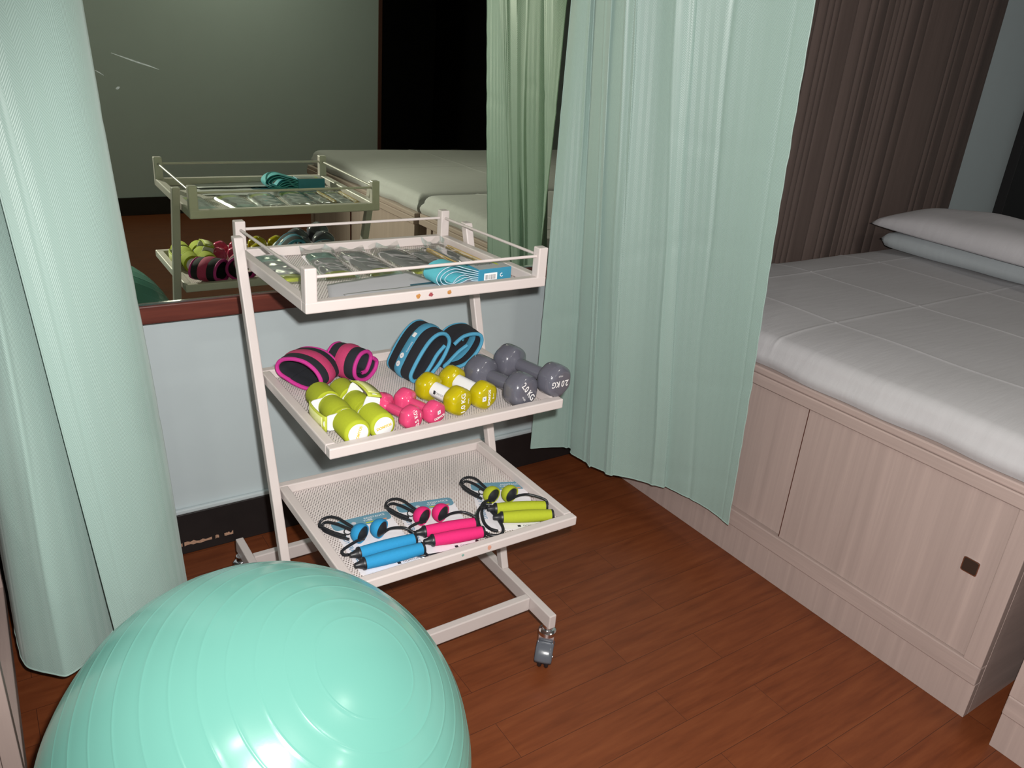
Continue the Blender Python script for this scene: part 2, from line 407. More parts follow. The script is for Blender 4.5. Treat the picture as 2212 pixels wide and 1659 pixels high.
# ------------------------------------------------------------------ beds
def bed(label, x0, x1, y0, y1, ty0, ty1, face=1, doors=True, group='treatment beds'):
    """x0 = front (foot) face; y0 > y1; face=+1: front looks towards -x"""
    t = thing('treatment_bed', label, 'bed', (x0, (y0+y1)/2, 0), 0, group)
    yc = (y0+y1)/2; L = abs(x1-x0); s = face
    def bx(a, b, c, d, e, f): return MB().box(min(s*a, s*b), max(s*a, s*b), c-yc, d-yc, e, f)
    bx(.022, L, y1, y0, .0, .560).build('carcass', 'wood_x', t, False, .001)
    bx(0, .0215, y1, y0, 0, .099).build('plinth', 'wood_z', t, False, .001)
    bx(-.006, .0215, y1, y0, .0995, .152).build('bottom_rail', 'wood_y', t, False, .003)
    bx(-.006, .0215, y1, y1+.043, .1525, .5645).build('stile', 'wood_z', t, False, .002)
    bx(-.006, .0215, y0-.043, y0, .1525, .5645).build('stile', 'wood_z', t, False, .002)
    ym = y1+.043+.55
    if doors:
        d1 = bx(.004, .012, y1+.0435, ym, .1525, .5645).build('sliding_door', 'wood_z', t, False, .001)
        MB().box(min(s*.0042, s*.0122), max(s*.0042, s*.0122), ym-yc, ym+.0022-yc, .1527, .5643).build('door_shadow_line', 'frame_brown', d1, False)  # brown strip draws in the shadow line between the two doors
        d2 = bx(.0130, .0205, ym-.02, y0-.0435, .1525, .5645).build('sliding_door', 'wood_z', t, False, .001)
        for d, py in ((d1, y1+.043+.055), (d2, y0-.11)):
            xo = .0035 if d is d1 else .012
            T = frame((0, 1, 0), (-s, 0, 0), (s*xo, py-yc, .374))
            rrect(MB(), -.019, .019, -.019, .019, .005, T, -.0005, .0018).build('finger_pull', 'chrome', d, False, .0006)
            rrect(MB(), -.0165, .0165, -.0165, .0165, .004, T, .0018, .0021).build('pull_recess', 'pull', d, False)
    bx(-.014, L, ty1, ty0, .565, .597).build('top_board', 'wood_y', t, False, .003)
    bx(-.010, L, ty1, ty0, .5975, .617).build('top_edging', 'wood_y', t, False, .004)
    return t
bed('wooden treatment bed with a square finger pull, right of the green curtain', 1.778, 3.78, -.02, -1.386, -.01, -1.452)
bed('wooden treatment bed cut off by the lower right corner of the frame', 1.752, 3.76, -1.462, -2.86, -1.457, -2.89)
lb = bed('wooden treatment bed at the left edge, behind the exercise ball', -.088, -2.15, -.03, -.69, -.02, -.712, -1, False)
def mattress(label, x0, x1, y0, y1, z0, z1, creases=(), sag=0.0):
    """soft slab under a sheet: grid wrapped over top and sides"""
    r = .035
    def lines(a, b, extra):
        L = [a+(b-a)*i/40 for i in range(41)]
        for c in extra: L += [c+d for d in (-.012, -.006, -.003, 0, .003, .006, .012)]
        return sorted(q for q in L if a <= q <= b)
    cx_ = [c[1] for c in creases if c[0] == 'x']; cy_ = [c[1] for c in creases if c[0] == 'y']
    xs = lines(x0+r, x1-r, cx_); ys = lines(min(y0, y1)+r, max(y0, y1)-r, cy_)
    prof = [(0, 0)]
    rows = []
    rnd = random.Random(int(x0*100+y0*37)); ph = [rnd.uniform(0, 6) for _ in range(8)]
    ya, yb = min(y0, y1), max(y0, y1)
    mb = MB()
    def top(x, y):
        h = z1
        for c in creases:
            d = (x if c[0] == 'x' else y)-c[1]
            along = (y if c[0] == 'x' else x)
            if len(c) > 2 and not (c[2] <= along <= c[3]): continue
            h += .0022*math.exp(-(d/.0045)**2)
        h += .004*math.sin(x*2.3+ph[0])*math.sin(y*3.1+ph[1]) + .0016*math.sin(y*17+x*9+ph[2])*math.sin(x*5+ph[3])
        ex = min(x-x0, x1-x, .25)/.25; ey = min(y-ya, yb-y, .25)/.25
        return h - .022*(1-min(ex, ey))**2
    # profile coordinate outside the top: 6 rounding steps + sides
    def ext(vals, a, b):
        pre = [(a, k) for k in range(9, 0, -1)]; post = [(b, k) for k in range(1, 10)]
        return pre, post
    X = [('l', k) for k in range(9, 0, -1)]+xs+[('h', k) for k in range(1, 10)]
    Y = [('l', k) for k in range(9, 0, -1)]+ys+[('h', k) for k in range(1, 10)]
    def val(e, lo, hi):
        if not isinstance(e, tuple): return e, 0, 0
        sgn = -1 if e[0] == 'l' else 1; base = lo+r if e[0] == 'l' else hi-r; k = e[1]
        if k <= 5: a = k/5*PI/2; return base+sgn*r*math.sin(a), r*(1-math.cos(a)), 0
        return base+sgn*r, r, (k-5)/4
    nY = len(Y)
    for e in X:
        ex, dx, fx = val(e, x0, x1)
        for g in Y:
            ey, dy, fy = val(g, ya, yb)
            drop = max(dx, dy); f = max(fx, fy)
            z = top(min(max(ex, x0+.001), x1-.001), min(max(ey, ya+.001), yb-.001))-drop
            if f: z = z+(z0-z)*f
            bul = .012*math.sin(PI*f)+.005*math.sin(ey*11+ex*7+ph[4])*f + .004*math.sin(ey*27+ex*23+ph[5])*f if f else 0
            px = ex + (bul if isinstance(e, tuple) and e[0] == 'h' else -bul if isinstance(e, tuple) else 0)
            py = ey + (bul if isinstance(g, tuple) and g[0] == 'h' else -bul if isinstance(g, tuple) else 0)
            mb.v.append((px, py, z))
    for i in range(len(X)-1):
        for j in range(nY-1):
            a = i*nY+j; mb.f.append((a, a+nY, a+nY+1, a+1))
    o = mb.build('mattress', 'sheet', ang=1.2); tag(o, label, 'mattress', 'sheeted mattresses'); return o
cre = [('x', 2.485), ('x', 2.90), ('x', 2.05), ('y', -.215), ('y', -.635)]
mattress('white sheeted mattress with fold creases under the stacked pillows', 1.782, 3.74, -.015, -1.435, .618, .722, cre)
mattress('white sheeted mattress at the right edge, reflected at the left of the mirrored beds', 1.770, 3.72, -1.475, -2.87, .618, .722, [('x', 2.4), ('y', -2.1)])
mattress('white sheeted mattress at the left edge, beside the left curtain', -2.10, -.085, -.03, -.695, .618, .71, [])
def pillow(name, label, c, rx, ry, h, rz, m, tilt=0, pw=2.4, pinch=.12, hb=None):
    mb = MB(); n = 36
    for sgn in (1, -1):
        def fn(a, b, sgn=sgn):
            x = (2*a-1); y = (2*b-1)
            e = max(0, 1-abs(x)**pw)*max(0, 1-abs(y)**pw)
            px = x*(1-pinch*(1-abs(y)**2)*abs(x)**2*.5); py = y*(1-pinch*(1-abs(x)**2)*abs(y)**2*.5)
            z = sgn*(h if sgn > 0 or hb is None else hb)*(e**.42)*(1+.05*math.sin(5*x+2*y)+.03*math.sin(9*y-4*x))
            return (px*rx, py*ry, z if e > 0 else 0)
        mb.grid(n, n, fn)
    o = mb.build(name, m, ang=2.0)
    bm = bmesh.new(); bm.from_mesh(o.data); bmesh.ops.remove_doubles(bm, verts=bm.verts[:], dist=.0005); bmesh.ops.recalc_face_normals(bm, faces=bm.faces[:]); bm.to_mesh(o.data); bm.free()
    o.location = c; o.rotation_euler = (0, tilt, rz); tag(o, label, 'pillow', 'pillows at the head of the bed'); return o
pillow('pillow', 'flat pale blue pillow lying under the white pillow on the bed', (3.37, -.50, .768), .27, .43, .038, 0, 'pillow_low', 0, 16, .0)
pillow('pillow', 'plump white pillow on top of the pale blue pillow', (3.245, -.52, .828), .25, .455, .092, -.12, 'pillow', .0, 3.2, .05, .019)

# ------------------------------------------------------------------ curtains
def curtain(name, label, bot, top, zb, zt, m, n=150, nz=40, wr=.004, group='mint green curtains', seed=1, hem=True, parent=None, edges=(0, 1), ridges=(), ruffle=()):
    rnd = random.Random(seed); ph = [rnd.uniform(0, 6.28) for _ in range(12)]
    B = spline([(x, y, 0) for x, y in bot], n); T = spline([(x, y, 0) for x, y in top], n)
    ln = [0]
    for i in range(n): ln.append(ln[-1]+(B[i+1]-B[i]).length*1.0)
    def pos(a, b):
        i = min(int(a*n+1e-6), n); z = zb+(zt-zb)*b
        p = B[i].lerp(T[i], b*(zt-zb)/1.27 if True else b)
        s_ = ln[i]
        wv = wr*(math.sin(s_*34+ph[0]+z*2.1)*.5+math.sin(s_*13+z*5.5+ph[1])*.9+math.sin(s_*19-z*7+ph[2])*.35)
        cr_ = 0
        for (k, amp) in ridges:      # pressed fold lines
            sk_ = k*n/(len(bot)-1); w0 = ln[min(int(sk_), n)]+.006*math.sin(z*3.1+k)+.003*math.sin(z*9+k*2)
            cr_ += amp*math.exp(-((s_-w0)/.0062)**2)*(.75+.4*math.sin(z*4+k))
        for e in ruffle:
            d = abs(s_-ln[-1 if e else 0])
            if d < .045: cr_ += .0008*math.sin(z*2*PI/.027+d*40)*(1-d/.045) + (.0012 if .028 < d < .034 else 0)
        if hem and z-zb < .05: cr_ += .0004*math.sin(s_*150+ph[5])*(1-(z-zb)/.05)
        for k in range(6):   # soft horizontal travel creases
            zc = .25+.33*k+.05*math.sin(s_*7+ph[3+k]); cr_ += .0025*math.exp(-((z-zc)/.012)**2)*(.5+.5*math.sin(s_*9+ph[k]))
        i0 = max(i-1, 0); i1 = min(i+1, n); tv = (B[i1]-B[i0]); nv = Vector((-tv.y, tv.x, 0)); nv = nv.normalized() if nv.length > 1e-6 else Vector((1, 0, 0))
        q = p+nv*(wv+cr_); return Vector((q.x, q.y, z))
    mb = MB(); mb.grid(n, nz, pos, lambda a, b: (ln[min(int(a*n+1e-6), n)], zb+(zt-zb)*b))
    o = mb.build(name, m, parent, ang=3.0)
    if label: tag(o, label, 'curtain', group)
    if hem:
        for e in edges:
            MB().tube([pos(e, k/nz)+Vector((0, 0, 0)) for k in range(nz+1)], .0016, 6).build('side_hem', m, o)
        MB().tube([pos(k/n, 0) for k in range(n+1)], .0016, 6).build('bottom_hem', m, o)
    return o
# right curtain: gathered along the foot of the beds
bR = [(1.44, -.03), (1.50, -.045), (1.572, -.055), (1.555, -.10), (1.525, -.14), (1.565, -.175), (1.562, -.20), (1.530, -.225), (1.585, -.255), (1.590, -.275), (1.550, -.295), (1.615, -.335), (1.676, -.375), (1.690, -.41), (1.672, -.435), (1.70, -.50), (1.722, -.56), (1.715, -.62), (1.703, -.672)]
tR = [(1.446, -.012), (1.437, -.055), (1.462, -.085), (1.455, -.11), (1.430, -.15), (1.445, -.175), (1.440, -.20), (1.415, -.23), (1.445, -.26), (1.450, -.285), (1.425, -.31), (1.47, -.345), (1.505, -.375), (1.530, -.40), (1.51, -.43), (1.555, -.48), (1.590, -.545), (1.595, -.61), (1.608, -.68)]
def deepen(pts, d, amps):      # push the folds in and out along the line of sight of someone in the aisle
    return [(x+d[0]*a, y+d[1]*a) for (x, y), a in zip(pts, amps)]
am = [1.5*a for a in [0, .0, -.012, .012, .022, -.006, -.014, .020, -.012, -.012, .018, .004, -.018, -.012, .016, .004, -.006, .0, 0]]
bR = deepen(bR, (.69, .73), am); tR = deepen(tR, (.69, .73), [a*.9 for a in am])
curtain('curtain', 'mint green satin curtain hanging between the trolley and the bed', bR, tR, .145, 2.42, 'mint', 420, 110, .0022, seed=4, ridges=((2, -.007), (5, -.006), (8, -.006), (9, .004), (12, -.006), (13.3, -.006), (15.2, .004)), ruffle=(1,))
# left curtain: two panels
bL = [(-.066, -.14), (-.070, -.24), (-.060, -.345), (-.025, -.395), (.010, -.424), (.05, -.40), (.09, -.355), (.125, -.30)]
tL = [(-.046, -.14), (-.044, -.24), (-.036, -.345), (-.015, -.395), (.004, -.424), (.03, -.40), (.06, -.355), (.09, -.30)]
curtain('curtain', 'mint green curtain panel at the left edge, tucked behind the stitched seam', bL, tL, .14, 2.42, 'mint', 140, 70, .002, seed=9, ridges=((4, -.004),))
bL2 = [(.112, -.415), (.165, -.406), (.225, -.375), (.268, -.325), (.284, -.27), (.270, -.20), (.255, -.15), (.275, -.085), (.305, -.03)]
tL2 = [(.018, -.432), (.075, -.420), (.150, -.375), (.195, -.325), (.214, -.27), (.200, -.20), (.185, -.15), (.200, -.085), (.225, -.05)]
curtain('curtain', 'mint green curtain panel with stitched seam left of the mirror', bL2, tL2, .14, 2.42, 'mint', 180, 80, .0022, seed=12, ruffle=(0,), ridges=((4, .002),))
n_ = 640
def pleat(i):
    x = 2.13*i/n_; u = x/.066+.9*math.sin(x*5.3)+.55*math.sin(x*13+1)+.3*math.sin(x*31+2); f = abs(math.sin(PI*u))
    return (1.70+x, .060-.020*f**.28*(.8+.3*math.sin(x*23))+.010*math.sin(x*9+1))
bB = [pleat(i) for i in range(n_+1)]
curtain('curtain', 'dark brown pleated curtain on the wall behind the bed', bB, bB, .55, 2.45, 'brown_cloth', 1280, 10, .0, 'dark brown curtains', 5, False)
o = MB().tube([(1.5, .035, 2.47), (3.95, .035, 2.47)], .012, 12).build('curtain_rail', 'chrome'); tag(o, 'metal rail carrying the dark brown curtain', 'curtain rail')
o = MB().box(1.50, 1.54, -2.0, -.02, 2.43, 2.46).build('curtain_track', 'white_plastic', smooth=False); tag(o, 'white track above the foot of the beds', 'curtain rail')
o = MB().box(-.06, .20, -1.0, -.02, 2.43, 2.46).build('curtain_track', 'white_plastic', smooth=False); tag(o, 'white track above the left curtain', 'curtain rail')

# ------------------------------------------------------------------ trolley
TX, TY, TH = .4572, -.1949, .0047
tc, ts = math.cos(TH), math.sin(TH)
def LW(u, v, z): return Vector((TX+u*tc+v*ts, TY+u*ts-v*tc, z))
W = .5226
tr = thing('equipment_trolley', 'cream metal three-tier trolley on casters holding exercise equipment', 'trolley', (TX, TY, 0), TH)
def P(u, v, z): return Vector((u, -v, z))
for u in (-.0135, W+.0135):
    d = (.354-.082)/(.991-.156)
    pb = MB(); q = [P(u+a, v+b_, z) for v, z in ((.354, .1562), (.082, .991)) for b_ in (-.0115, .0115) for a in (-.0099, .0099)]
    pb.add(q, [(0, 2, 3, 1), (4, 5, 7, 6), (0, 1, 5, 4), (2, 6, 7, 3), (0, 4, 6, 2), (1, 3, 7, 5)]); pb.build('post', 'enamel', tr, False, .0025)
    MB().box(u-.010, u+.010, -.574, .073, .118, .156).build('base_leg', 'enamel', tr, False, .0025)
for v in (.472, .006):
    MB().box(-.0034, W+.0034, -v-.020, -v+.0, .1185, .1555).build('crossbar', 'enamel', tr, False, .0025)
def perforated(u0, u1, v0, v1, fz):
    px, py, r = .00565, .0050, .00130
    nx = int((u1-u0)/px); ny = int((v1-v0)/py); px = (u1-u0)/(nx+.5); py = (v1-v0)/ny
    V = []; F = []
    cs = [(math.cos(PI/4*k+PI/8*0), math.sin(PI/4*k)) for k in range(8)]
    oc = [(1, 0), (1, 1), (0, 1), (-1, 1), (-1, 0), (-1, -1), (0, -1), (1, -1)]
    for j in range(ny):
        o_ = px*.5*(j % 2)
        vc = v0+(j+.5)*py
        for i in range(nx):
            uc = u0+(i+.5)*px+o_; k = len(V)
            for a, b_ in oc: uu, vv = uc+a*px/2, vc+b_*py/2; V.append((uu, -vv, fz(uu, vv)))
            for a, b_ in cs: uu, vv = uc+a*r, vc+b_*r; V.append((uu, -vv, fz(uu, vv)))
            for q in range(8): q2 = (q+1) % 8; F.append((k+q, k+8+q, k+8+q2, k+q2))
        a, b_ = (u1-px*.5, u1) if j % 2 == 0 else (u0, u0+px*.5)
        k = len(V); vv0, vv1 = vc-py/2, vc+py/2
        V += [(a, -vv0, fz(a, vv0)), (a, -vv1, fz(a, vv1)), (b_, -vv1, fz(b_, vv1)), (b_, -vv0, fz(b_, vv0))]; F.append((k, k+1, k+2, k+3))
    mb = MB(); mb.v = V; mb.f = F; return mb
def tray(u0, u1, v0, v1, zt, tilt=0, sag=0, stan=False):
    fz = lambda u, v: zt+tilt*(v-v0)-sag*(u-u0)/(u1-u0)
    h, w_ = .0215, .020
    mb = MB()
    def barp(a, b, c, d):    # u range, v range
        vv = []
        for dz in (-h, 0):
            for (u, v) in ((a, c), (b, c), (a, d), (b, d)): vv.append(Vector((u, -v, fz(u, v)+dz)))
        mb.add(vv, [(0, 1, 3, 2), (4, 6, 7, 5), (0, 4, 5, 1), (2, 3, 7, 6), (0, 2, 6, 4), (1, 5, 7, 3)])
    barp(u0, u1, v0, v0+w_); barp(u0, u1, v1-w_, v1); barp(u0, u0+w_, v0+w_+.0001, v1-w_-.0001); barp(u1-w_, u1, v0+w_+.0001, v1-w_-.0001)
    t = mb.build('tray', 'enamel', tr, False, .0025)
    p = perforated(u0+.004, u1-.004, v0+.004, v1-.004, lambda u, v: fz(u, v)-h-.0006)
    p.build('perforated_sheet', 'sheet_metal', t, 'raw')
    return t, (lambda u, v: fz(u, v)-h-.0004)
ZT1 = .9455; TL = .0195
t1, f1 = tray(0, W, 0, .4375, ZT1, TL)
t2, f2 = tray(.0, W, .130, .539, .7129)
t3, f3 = tray(.0, W+.002, .218, .626, .4735, 0, .005)
for u in (.0115, W-.0115):
    for v in (.0115, .4375-.0115):
        MB().box(u-.0112, u+.0112, -v-.0112, -v+.0112, ZT1+TL*v-.0205, 1.0072+TL*v).build('stanchion', 'enamel', tr, False, .0025)
zr = 1.0072-.019
for a, b_ in (((.0115, .0115), (W-.0115, .0115)), ((.0115, .426), (W-.0115, .426)), ((.0115, .0115), (.0115, .426)), ((W-.0115, .0115), (W-.0115, .426))):
    MB().tube([P(*a, zr+TL*a[1]), P(*b_, zr+TL*b_[1])], .0032, 10).build('guard_rail', 'enamel', tr)
def chip(u, z, r, m, par, seed, v):
    rn = random.Random(seed); n = 14; mb = MB()
    pts = [Vector((u+r*(.75+.5*rn.random())*math.cos(2*PI*i/n), -v-.0003, z+r*(.75+.5*rn.random())*math.sin(2*PI*i/n))) for i in range(n)]
    c = Vector((u, -v-.0009, z)); mb.add(pts+[c], [(i, (i+1) % n, n) for i in range(n)])
    return mb.build('paint_chip', m, par)
for u, dz, r, m, sd in ((.222, .0, .0050, 'rust', 1), (.249, .0005, .0045, 'rust_red', 2), (.290, .001, .0045, 'rust', 3)):
    chip(u, ZT1+TL*.4375-.011+dz, r, m, t1, sd, .4375)
chip(.30, .4735-.012, .0055, 'rust_pale', t3, 8, .626)
chip(.238, .4735-.010, .0030, 'pack_green', t3, 9, .626)
# casters
def caster(u, v, ang):
    T = Matrix.Translation(P(u, v, 0)) @ Matrix.Rotation(ang, 4, 'Z')
    mb = MB()
    TZ = frame((0, 0, 1), (1, 0, 0))
    for prof in ([(.0125, .103), (.0135, .106), (.0135, .1178)], [(.018, .086), (.0215, .089), (.0215, .099), (.016, .1035)]):
        mb.lathe([(0.0005, prof[0][1])]+prof+[(.0005, prof[-1][1])], 24, T @ TZ)
    c = mb.build('caster', 'chrome', tr)
    wz, wr = .0290, .0288; ox = -.012
    m2 = MB()
    for sy_ in (-1, 1):
        TW = T @ frame((0, 1, 0), (0, 0, 1), (ox, sy_*.0085, wz))
        m2.lathe([(.0005, -.0055), (.022, -.0055), (.0268, -.0045), (wr, -.001), (wr, .001), (.0268, .0045), (.022, .0055), (.0005, .0055)], 36, TW)
    m2.build('wheel', 'black_rubber', c)
    hood = MB(); A = [math.radians(a) for a in range(30, 190, 10)]
    def hp(k, yy, r): return T @ Vector((ox+r*math.cos(A[k]), yy, wz+.006+r*math.sin(A[k])))
    yy = [(-.0200, .026), (-.0200, .031), (-.0185, .0335), (-.012, .0345), (0, .035), (.012, .0345), (.0185, .0335), (.0200, .031), (.0200, .026)]
    nA = len(A)
    for k in range(nA):
        for (y_, r_) in yy: hood.v.append(tuple(hp(k, y_, r_)))
    for k in range(nA-1):
        for q in range(len(yy)-1): a_ = k*len(yy)+q; hood.f.append((a_, a_+1, a_+1+len(yy), a_+len(yy)))
    hood.build('hood', 'grey_plastic', c, True, 0, solid=.0025, ang=1.2)
    MB().tube([T @ Vector((ox, -.0215, wz)), T @ Vector((ox, .0215, wz))], .004, 12).build('axle', 'chrome', c)
    mb = MB()
    for sy_ in (-1, 1): mb.bar(T @ Vector((ox*.2, sy_*.0185, .089)), T @ Vector((ox, sy_*.0185, wz)), .016, .0022, T.to_3x3() @ Vector((1, 0, 0)))
    mb.box(-.012, .012, -.0195, .0195, .0725, .089, T).build('fork', 'chrome', c, False, .001)
for u in (-.0175, W+.0175):
    caster(u, .553, .80 if u > 0 else .3); caster(u, -.048, .6)

# ------------------------------------------------------------------ exercise ball
def ball():
    R = .3220; C = Vector((.2425, -1.003, R))
    ax = Vector((.36, -.40, .845)).normalized()
    T = frame(ax, (0, 0, 1)); prof = []
    rings = [14, 21, 27.5, 34, 40.5, 47, 54, 61, 68, 75, 82]
    rings = rings+[180-a for a in rings[::-1]]
    ang = set(i*1.5 for i in range(121))
    for a in rings: ang |= {a-.45, a-.2, a, a+.2, a+.45}
    for a in sorted(ang):
        if a <= 0 or a >= 180: continue
        r = R
        for q in rings:
            d = abs(a-q)
            if d < .46: r += .00055*(1-d/.46)
        prof.append((r*math.sin(math.radians(a)), r*math.cos(math.radians(a))))
    prof = [(.0005, R)]+prof+[(.0005, -R)]
    mb = MB().lathe(prof, 160, T)
    zs = min(p[2] for p in mb.v)
    mb.v = [(x, y, z-zs-R) for x, y, z in mb.v]
    K = Vector((.457, -.822, .462))-C      # the corner of the lower tray presses a shallow dent
    nv = []
    for p in mb.v:
        q = Vector(p); g = .017*math.exp(-((q-K).length/.045)**2); nv.append(tuple(q-q.normalized()*g))
    mb.v = nv
    o = mb.build('exercise_ball', 'ball', None, ang=1.5, loc=C); tag(o, 'large mint green exercise ball with moulded rings on the floor', 'exercise ball')
    T2 = frame(-ax, (0, 0, 1), -ax*(R-.001)); MB().lathe([(.0005, 0), (.011, 0), (.011, .0025), (.008, .004), (.0005, .004)], 20, T2).build('plug', 'ring_white', o)
ball()

# ------------------------------------------------------------------ dumbbells
def head_prof(R, L, s):
    """profile of one vinyl head: outer face at axial s*L/2"""
    pts = [(.0005, 0), (R*.62, .0002), (R*.76, R*.045), (R*.9, R*.15), (R*.975, R*.30), (R, R*.48)]
    return pts
def dumbbell(name, label, group, pf, pb, fz, R, HL, hr, m, marks, hexk=.028, lift=0, rot=0, grip=None):
    f = Vector(LW(*pf, 0)); b_ = Vector(LW(*pb, 0)); d = (f-b_); cd = d.length; d.normalize(); c = (f+b_)/2
    t = thing(name, label, 'dumbbell', (c.x, c.y, fz+lift), math.atan2(d.y, d.x), group)
    hex_ = lambda a: 1+hexk*math.cos(6*a) - hexk
    base = R*(1-2*hexk) if True else R
    zc = R
    for s in (1, -1):
        T = frame((s, 0, 0), (0, 0, 1), (s*cd/2, 0, zc))
        hp = head_prof(R, HL, s)
        pr = [(r, HL/2-a) for r, a in hp]+[(r, -HL/2+a) for r, a in reversed(hp[2:])]+[(hr*1.25, -HL/2-.0015), (hr*.98, -HL/2-.006)]
        hd = MB().lathe(pr, 60, T, lambda a: hex_(a+PI/6+rot)).build('head', m, t, ang=1.0)
        if s == 1:
            for txt, size, off, ra, col, bend in marks:
                F = frame((0, -1, 0), (1, 0, 0))     # placeholder orientation
                # face frame: x = viewer's right, y = up, z = outward normal
                ra_ = math.radians(ra)
                xr = Vector((0, 1, 0)); yu = Vector((0, 0, 1)); X = xr*math.cos(ra_)+yu*math.sin(ra_); Y = -xr*math.sin(ra_)+yu*math.cos(ra_); Z = X.cross(Y)
                Tm = Matrix((X, Y, Z)).transposed().to_4x4(); Tm.translation = Vector((cd/2+HL/2+.00035, 0, zc))+X*off[0]*R+Y*off[1]*R
                if txt == 'LOGO':
                    lg = rrect(MB(), -.17*R, .17*R, -.17*R, .17*R, .04*R, Tm).build('logo_square', 'white_ink', hd, False)
                    Tm2 = Tm.copy(); Tm2.translation += Z*.0002
                    kk = MB()
                    kk.add([Tm2 @ Vector((x*R, y*R, 0)) for x, y in ((-.08, -.09), (-.03, -.09), (.0, -.02), (.07, -.08), (.09, -.05), (.03, .0), (.09, .08), (.05, .09), (-.01, .03), (-.05, .02), (-.04, -.02))], [tuple(range(11))])
                    kk.build('logo_mark', 'blue_ink', lg, False)
                elif txt == 'RING':
                    disc(MB(), (0, 0), .065*R, Tm, 14, inner=.04*R).build('ring_mark', 'white_ink', hd, False)
                    MB().box(.12*R, .34*R, -.012*R, .012*R, 0, .0001, Tm).build('line_mark', 'white_ink', hd, False)
                else:
                    text_mesh(txt, size*R, Tm, bend/R if bend else 0, weight=.012*R if col != 'thin' else 0).build('lettering', 'white_ink', hd, False)
    T = frame((1, 0, 0), (0, 0, 1), (0, 0, zc)); hl = cd/2-HL/2
    MB().lathe([(hr*.96, -hl-.004), (hr*1.0, -hl*.6), (hr*1.04, 0), (hr*1.0, hl*.6), (hr*.96, hl+.004)], 28, T).build('handle', m, t)
    if grip:
        g = MB().lathe([(hr*1.10, -hl+.003), (hr*1.34, -hl+.003), (hr*1.34, hl-.003), (hr*1.10, hl-.003)], 28, T, lambda a: 1+.06*math.cos(4*a)).build('paper_sleeve', 'white_plastic', t, ang=.5)
        if grip == 2:
            a = Vector((0, -1, .25)).normalized(); Tl = Matrix(((Vector((1, 0, 0))), a.cross(Vector((1, 0, 0))), a)).transposed().to_4x4(); Tl.translation = Vector((0, 0, zc))+a*hr*1.43
            rrect(MB(), -.010, -.004, -.004, .004, .001, Tl).build('logo_square', 'black_ink', g, False)
            text_mesh('DOMYOS', .006, Tl @ Matrix.Translation((.006, 0, 0)), 0).build('lettering', 'black_ink', g, False)
    return t
kg = lambda s, ra, ox=0, oy=-.18: [(s, .50, (ox, oy), ra, 'b', 0), ('vinyle', .17, (ox+.05, oy-.44), ra, 'thin', 0)]
dom = lambda ra, oy=.0: [('LOGO', 0, (0, .30+oy), ra, 'b', 0), ('DOMYOS', .27, (0, -.17+oy), ra, 'b', .10), ('RING', 0, (-.12, -.52+oy), ra, 'b', 0)]
Z2 = f2(0, 0)
GP, GY, GG = 'pink dumbbells', 'mustard yellow dumbbells', 'grey dumbbells'
dumbbell('dumbbell', 'pink 0.5 KG dumbbell next to the lime foam dumbbells', GP, (.1865, .488), (.1625, .410), Z2, .0250, .030, .0098, 'pink_vinyl', kg('0.5 KG', 103, .10, -.04), rot=.2)
dumbbell('dumbbell', 'pink dumbbell showing a white square logo, beside the yellow dumbbells', GP, (.238, .486), (.2135, .409), Z2, .0250, .030, .0098, 'pink_vinyl', dom(8, -.10), rot=0)
dumbbell('dumbbell', 'mustard yellow 1.0 KG dumbbell with a white paper sleeve, beside the pink one', GY, (.301, .470), (.281, .384), Z2, .0315, .037, .0125, 'olive_vinyl', kg('1.0 KG', 91, 0, .02), grip=2)
dumbbell('dumbbell', 'mustard yellow dumbbell showing a white square logo, beside the grey dumbbells', GY, (.365, .466), (.3465, .368), Z2, .0310, .037, .0125, 'olive_vinyl', dom(90, .12), grip=1)
dumbbell('dumbbell', 'grey 2.0 KG dumbbell lying lower, next to the yellow dumbbells', GG, (.443, .489), (.4165, .374), Z2, .0385, .050, .0150, 'grey_vinyl', kg('2.0 KG', -50, -.12, .0), hexk=.02)
g2 = dumbbell('dumbbell', 'grey 2.0 KG dumbbell lying highest, hanging over the right end of the tray', GG, (.520, .502), (.492, .372), Z2, .0375, .050, .0150, 'grey_vinyl', kg('2.0 KG', 174, .22, .0), hexk=.02, lift=.0155)

